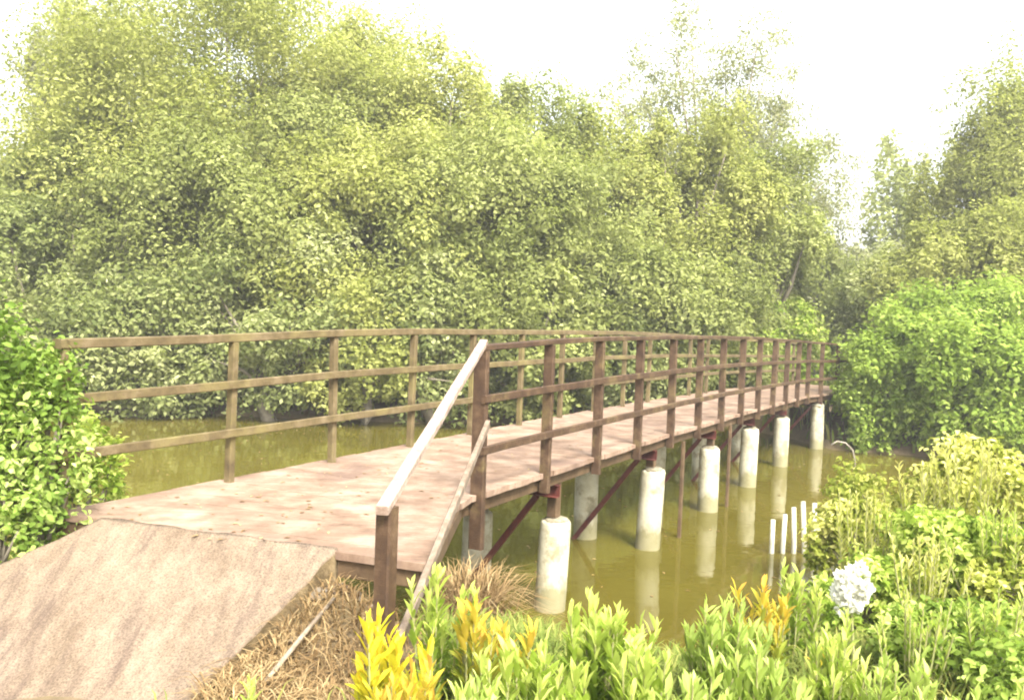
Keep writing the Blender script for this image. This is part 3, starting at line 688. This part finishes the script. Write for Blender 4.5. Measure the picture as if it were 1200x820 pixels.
def blades(name, pts, hmin, hmax, lean, mat, label, w=.006, seed=1, cat='grass'):
    """pts: (n,3) roots. bent three-segment blades"""
    g = np.random.default_rng(seed); n = len(pts); h = hmin + (hmax - hmin)*g.random(n); az = g.random(n)*6.283; ln_ = lean*(.3 + g.random(n))
    dx = np.stack([np.cos(az), np.sin(az), np.zeros(n)], 1); s = np.stack([-np.sin(az), np.cos(az), np.zeros(n)], 1)*(w*(.6 + .8*g.random(n)))[:, None]
    up = np.array([0, 0, 1.0]); V = []
    for k, (u, q) in enumerate(((0, 1), (.45, .9), (.8, .6))):
        c = pts + up*(h*u*(1 - .3*ln_*u*u))[:, None] + dx*(h*ln_*u*u)[:, None]; V += [c - s*q, c + s*q]
    V.append(pts + up*(h*(1 - .45*ln_))[:, None] + dx*(h*ln_*1.1)[:, None])
    V = np.stack(V, 1).reshape(-1, 3); pat = [[0, 1, 3, 2], [2, 3, 5, 4], [4, 5, 6]]; F = (np.arange(n)[:, None]*7 + np.array(sum(pat, []))).ravel()
    t = np.clip(.5 + g.normal(size=n)*.25, 0, 1); o = link(name, np_mesh(name, V, F, np.tile([4, 4, 3], n), np.repeat(t, 3)), mat)
    return tag(o, label, cat, kind='stuff')
def scatter(regions, seed, green=False):
    g = np.random.default_rng(seed); out = []
    for (cx, cy, sx, sy, n) in regions:
        x = cx + g.normal(size=n)*sx; y = cy + g.normal(size=n)*sy
        for a, b in zip(x, y):
            q = Vector((a, b, 0)); aa, nn = q.dot(D), q.dot(N)
            if nn > 3.18 and aa < 3.75 and nn < 6 and b > 3.8: continue        # keep the ramp clear
            if green and -1.6 < a < -.35 and 3.7 < b < 5.2: continue           # only straw and rubble in the hollow
            out.append((a, b, ground(a, b) - .01))
    return np.array(out)
def reg(px, py, z, s1, s2, n): q = at(px, py, z=z); return (q.x, q.y, s1, s2, n)
for i, (px, ty, Y, w, mat, label, ns, lf) in enumerate([
 (1085, 522, 7.6, 60, 'leaf_gold', 'sprigs with pale yellow tips rising at the back of the right bank', 12, .11),
 (1150, 508, 7.4, 50, 'leaf_gold', 'upright yellow sprigs near the right edge against the river', 10, .11),
 (1020, 568, 6.4, 45, 'leaf_gold', 'pale yellow sprigs just right of the white stakes', 10, .09),
 (1175, 580, 5.6, 55, 'leaf_lime', 'lime sprigs at the right edge in the middle of the shrubs', 12, .10),
 (1090, 615, 5.2, 60, 'leaf_gold', 'yellowish sprigs in the middle of the right hand shrubs', 12, .09),
 (1175, 680, 4.2, 50, 'leaf_lime', 'lime sprigs low at the right edge', 12, .09),
 (1075, 690, 4.2, 50, 'leaf_lime', 'lime sprigs right of the white blossom', 12, .08)]):
    leafy_plant(px, ty, Y, w, M[mat], label, ns, lf, seed=40 + i, group='upright sprigs among the right hand shrubs')
blades('dry_grass', scatter([(-.95, 4.5, .22, .28, 900), reg(300, 790, .95, .10, .2, 1500), reg(400, 830, .95, .25, .14, 1800), (-.25, 6.0, .16, .22, 1500), (-.15, 5.5, .18, .3, 900), (-.6, 4.1, .25, .3, 600)], 4),
       .06, .20, 1.3, M['straw'], 'dry tan grass around the hollow and under the first railing post', w=.004)
blades('straw_tuft', np.array([( -.22 + random.gauss(0, .09), 5.95 + random.gauss(0, .12), ground(-.2, 6)) for _ in range(900)]), .35, .62, .9, M['straw'], 'tall tangled straw hanging at the corner of the deck by the first post', w=.005, seed=5)
blades('grass', scatter([(0.2, 4.6, .6, .6, 5000), (1.4, 4.6, .8, .7, 8000), (3.0, 5.6, 1.2, 1.2, 9000), (5.5, 8, 1.6, 1.0, 6000), (-4.6, 6.2, 1.0, .8, 5000), (-2.8, 6.0, .3, .3, 600)], 6, True),
       .10, .32, .8, M['grass'], 'green grass and ground cover on the near bank', w=.006, seed=8)
g = np.random.default_rng(12); q = np.stack([-45 + 90*g.random(30000), 18.5 + 16*g.random(30000)], 1)
q = np.array([(x, y, ground(x, y)) for x, y in q]); q = q[q[:, 2] > .03]
o = blades('grass', q, .3, .9, .6, M['grass'], 'green undergrowth along the far bank', w=.03, seed=9)

g = np.random.default_rng(21); n = 260; a_ = 3.5 + 7*g.random(n)**1.5; b_ = 3.5 + 1.6*g.random(n)
P = np.array([tuple(bp(a, b, deck_z(a) + .004)) for a, b in zip(a_, b_)]); t_ = g.random(n)*6.28
L_ = .02 + .035*g.random(n); me = leaves_mesh('leaf_litter', P, np.stack([np.cos(t_), np.sin(t_), .05*g.random(n)], 1), np.tile([0, 0, 1.0], (n, 1)), L_, L_*.45, g.random(n))
tag(link('leaf_litter', me, M['straw']), 'small dry fallen leaves scattered over the bridge deck', 'leaf litter', kind='stuff')
n = 420; P = np.stack([-9 + 16*g.random(n), 8 + 12*g.random(n)**.8, np.full(n, .004)], 1); P[:, 0] += .8*np.sin(P[:, 1]*1.3); t_ = g.random(n)*6.28; L_ = .03 + .05*g.random(n)
me = leaves_mesh('floating_leaves', P, np.stack([np.cos(t_), np.sin(t_), np.zeros(n)], 1), np.tile([0, 0, 1.0], (n, 1)), L_, L_*.45, g.random(n))
tag(link('floating_leaves', me, M['straw']), 'fallen leaves floating on the still river', 'leaf litter', kind='stuff')

# ------------------------------------------------------------------ light, sky, camera
SUN_EL, SUN_AZ = math.radians(48), math.radians(157)        # azimuth clockwise from +Y: from the right and behind
W = bpy.data.worlds.new('World'); S.world = W; W.use_nodes = True; nt = W.node_tree
sky = nt.nodes.new('ShaderNodeTexSky'); sky.sky_type = 'NISHITA'; sky.sun_disc = False; sky.sun_elevation = SUN_EL; sky.sun_rotation = SUN_AZ
sky.air_density = 1.5; sky.dust_density = 6.0; sky.ozone_density = 1.0; sky.altitude = 0
hs = nt.nodes.new('ShaderNodeHueSaturation'); hs.inputs['Saturation'].default_value = .25; nt.links.new(sky.outputs[0], hs.inputs['Color'])
nt.links.new(hs.outputs[0], nt.nodes['Background'].inputs['Color']); nt.nodes['Background'].inputs['Strength'].default_value = .15
L = bpy.data.lights.new('sun', 'SUN'); L.energy = 2.2; L.angle = math.radians(14); L.color = (1, .95, .86)
lo = bpy.data.objects.new('sun', L); COL.objects.link(lo)
v = Vector((math.sin(SUN_AZ)*math.cos(SUN_EL), math.cos(SUN_AZ)*math.cos(SUN_EL), math.sin(SUN_EL)))
lo.rotation_euler = v.to_track_quat('Z', 'Y').to_euler(); lo.location = v*50

HAZE = True
if HAZE:
    bm = bmesh.new(); bmesh.ops.create_cube(bm, size=1)
    for vtx in bm.verts: vtx.co = Vector((vtx.co.x*1500, 300 + vtx.co.y*1500, 6.0 + vtx.co.z*16.4))
    me = bpy.data.meshes.new('haze'); bm.to_mesh(me); bm.free()
    m = bpy.data.materials.new('haze'); m.use_nodes = True; n_ = m.node_tree; n_.nodes.remove(n_.nodes['Principled BSDF'])
    pv = n_.nodes.new('ShaderNodeVolumePrincipled'); pv.inputs['Color'].default_value = (.95, .95, .92, 1); pv.inputs['Density'].default_value = .0020; pv.inputs['Anisotropy'].default_value = .2
    n_.links.new(pv.outputs[0], n_.nodes['Material Output'].inputs['Volume'])
    tag(link('haze', me, m), 'thin pale haze over the river', kind='stuff')

cd = bpy.data.cameras.new('camera'); cam = bpy.data.objects.new('camera', cd); COL.objects.link(cam); S.camera = cam
cd.sensor_width = 36; cd.lens = 36*1000/1200.0; cd.clip_end = 3000; cd.clip_start = .05
f = Vector((0, math.cos(PITCH), -math.sin(PITCH))); r = Vector((1, 0, 0)); u = r.cross(f)
# the photograph leans clockwise, so the camera is rolled anticlockwise
r2 = r*math.cos(ROLL) + u*math.sin(ROLL); u2 = -r*math.sin(ROLL) + u*math.cos(ROLL)
cam.matrix_world = Matrix(((r2.x, u2.x, -f.x, 0), (r2.y, u2.y, -f.y, 0), (r2.z, u2.z, -f.z, H), (0, 0, 0, 1)))
S.render.engine = 'CYCLES'; S.cycles.max_bounces = 6; S.cycles.diffuse_bounces = 4; S.cycles.glossy_bounces = 3; S.cycles.transmission_bounces = 4; S.cycles.volume_bounces = 0; S.cycles.transparent_max_bounces = 4
S.cycles.filter_width = 2.0
S.cycles.use_denoising = True
S.view_settings.view_transform = 'Standard'; S.view_settings.look = 'None'; S.view_settings.exposure = 2.1; S.view_settings.gamma = 1
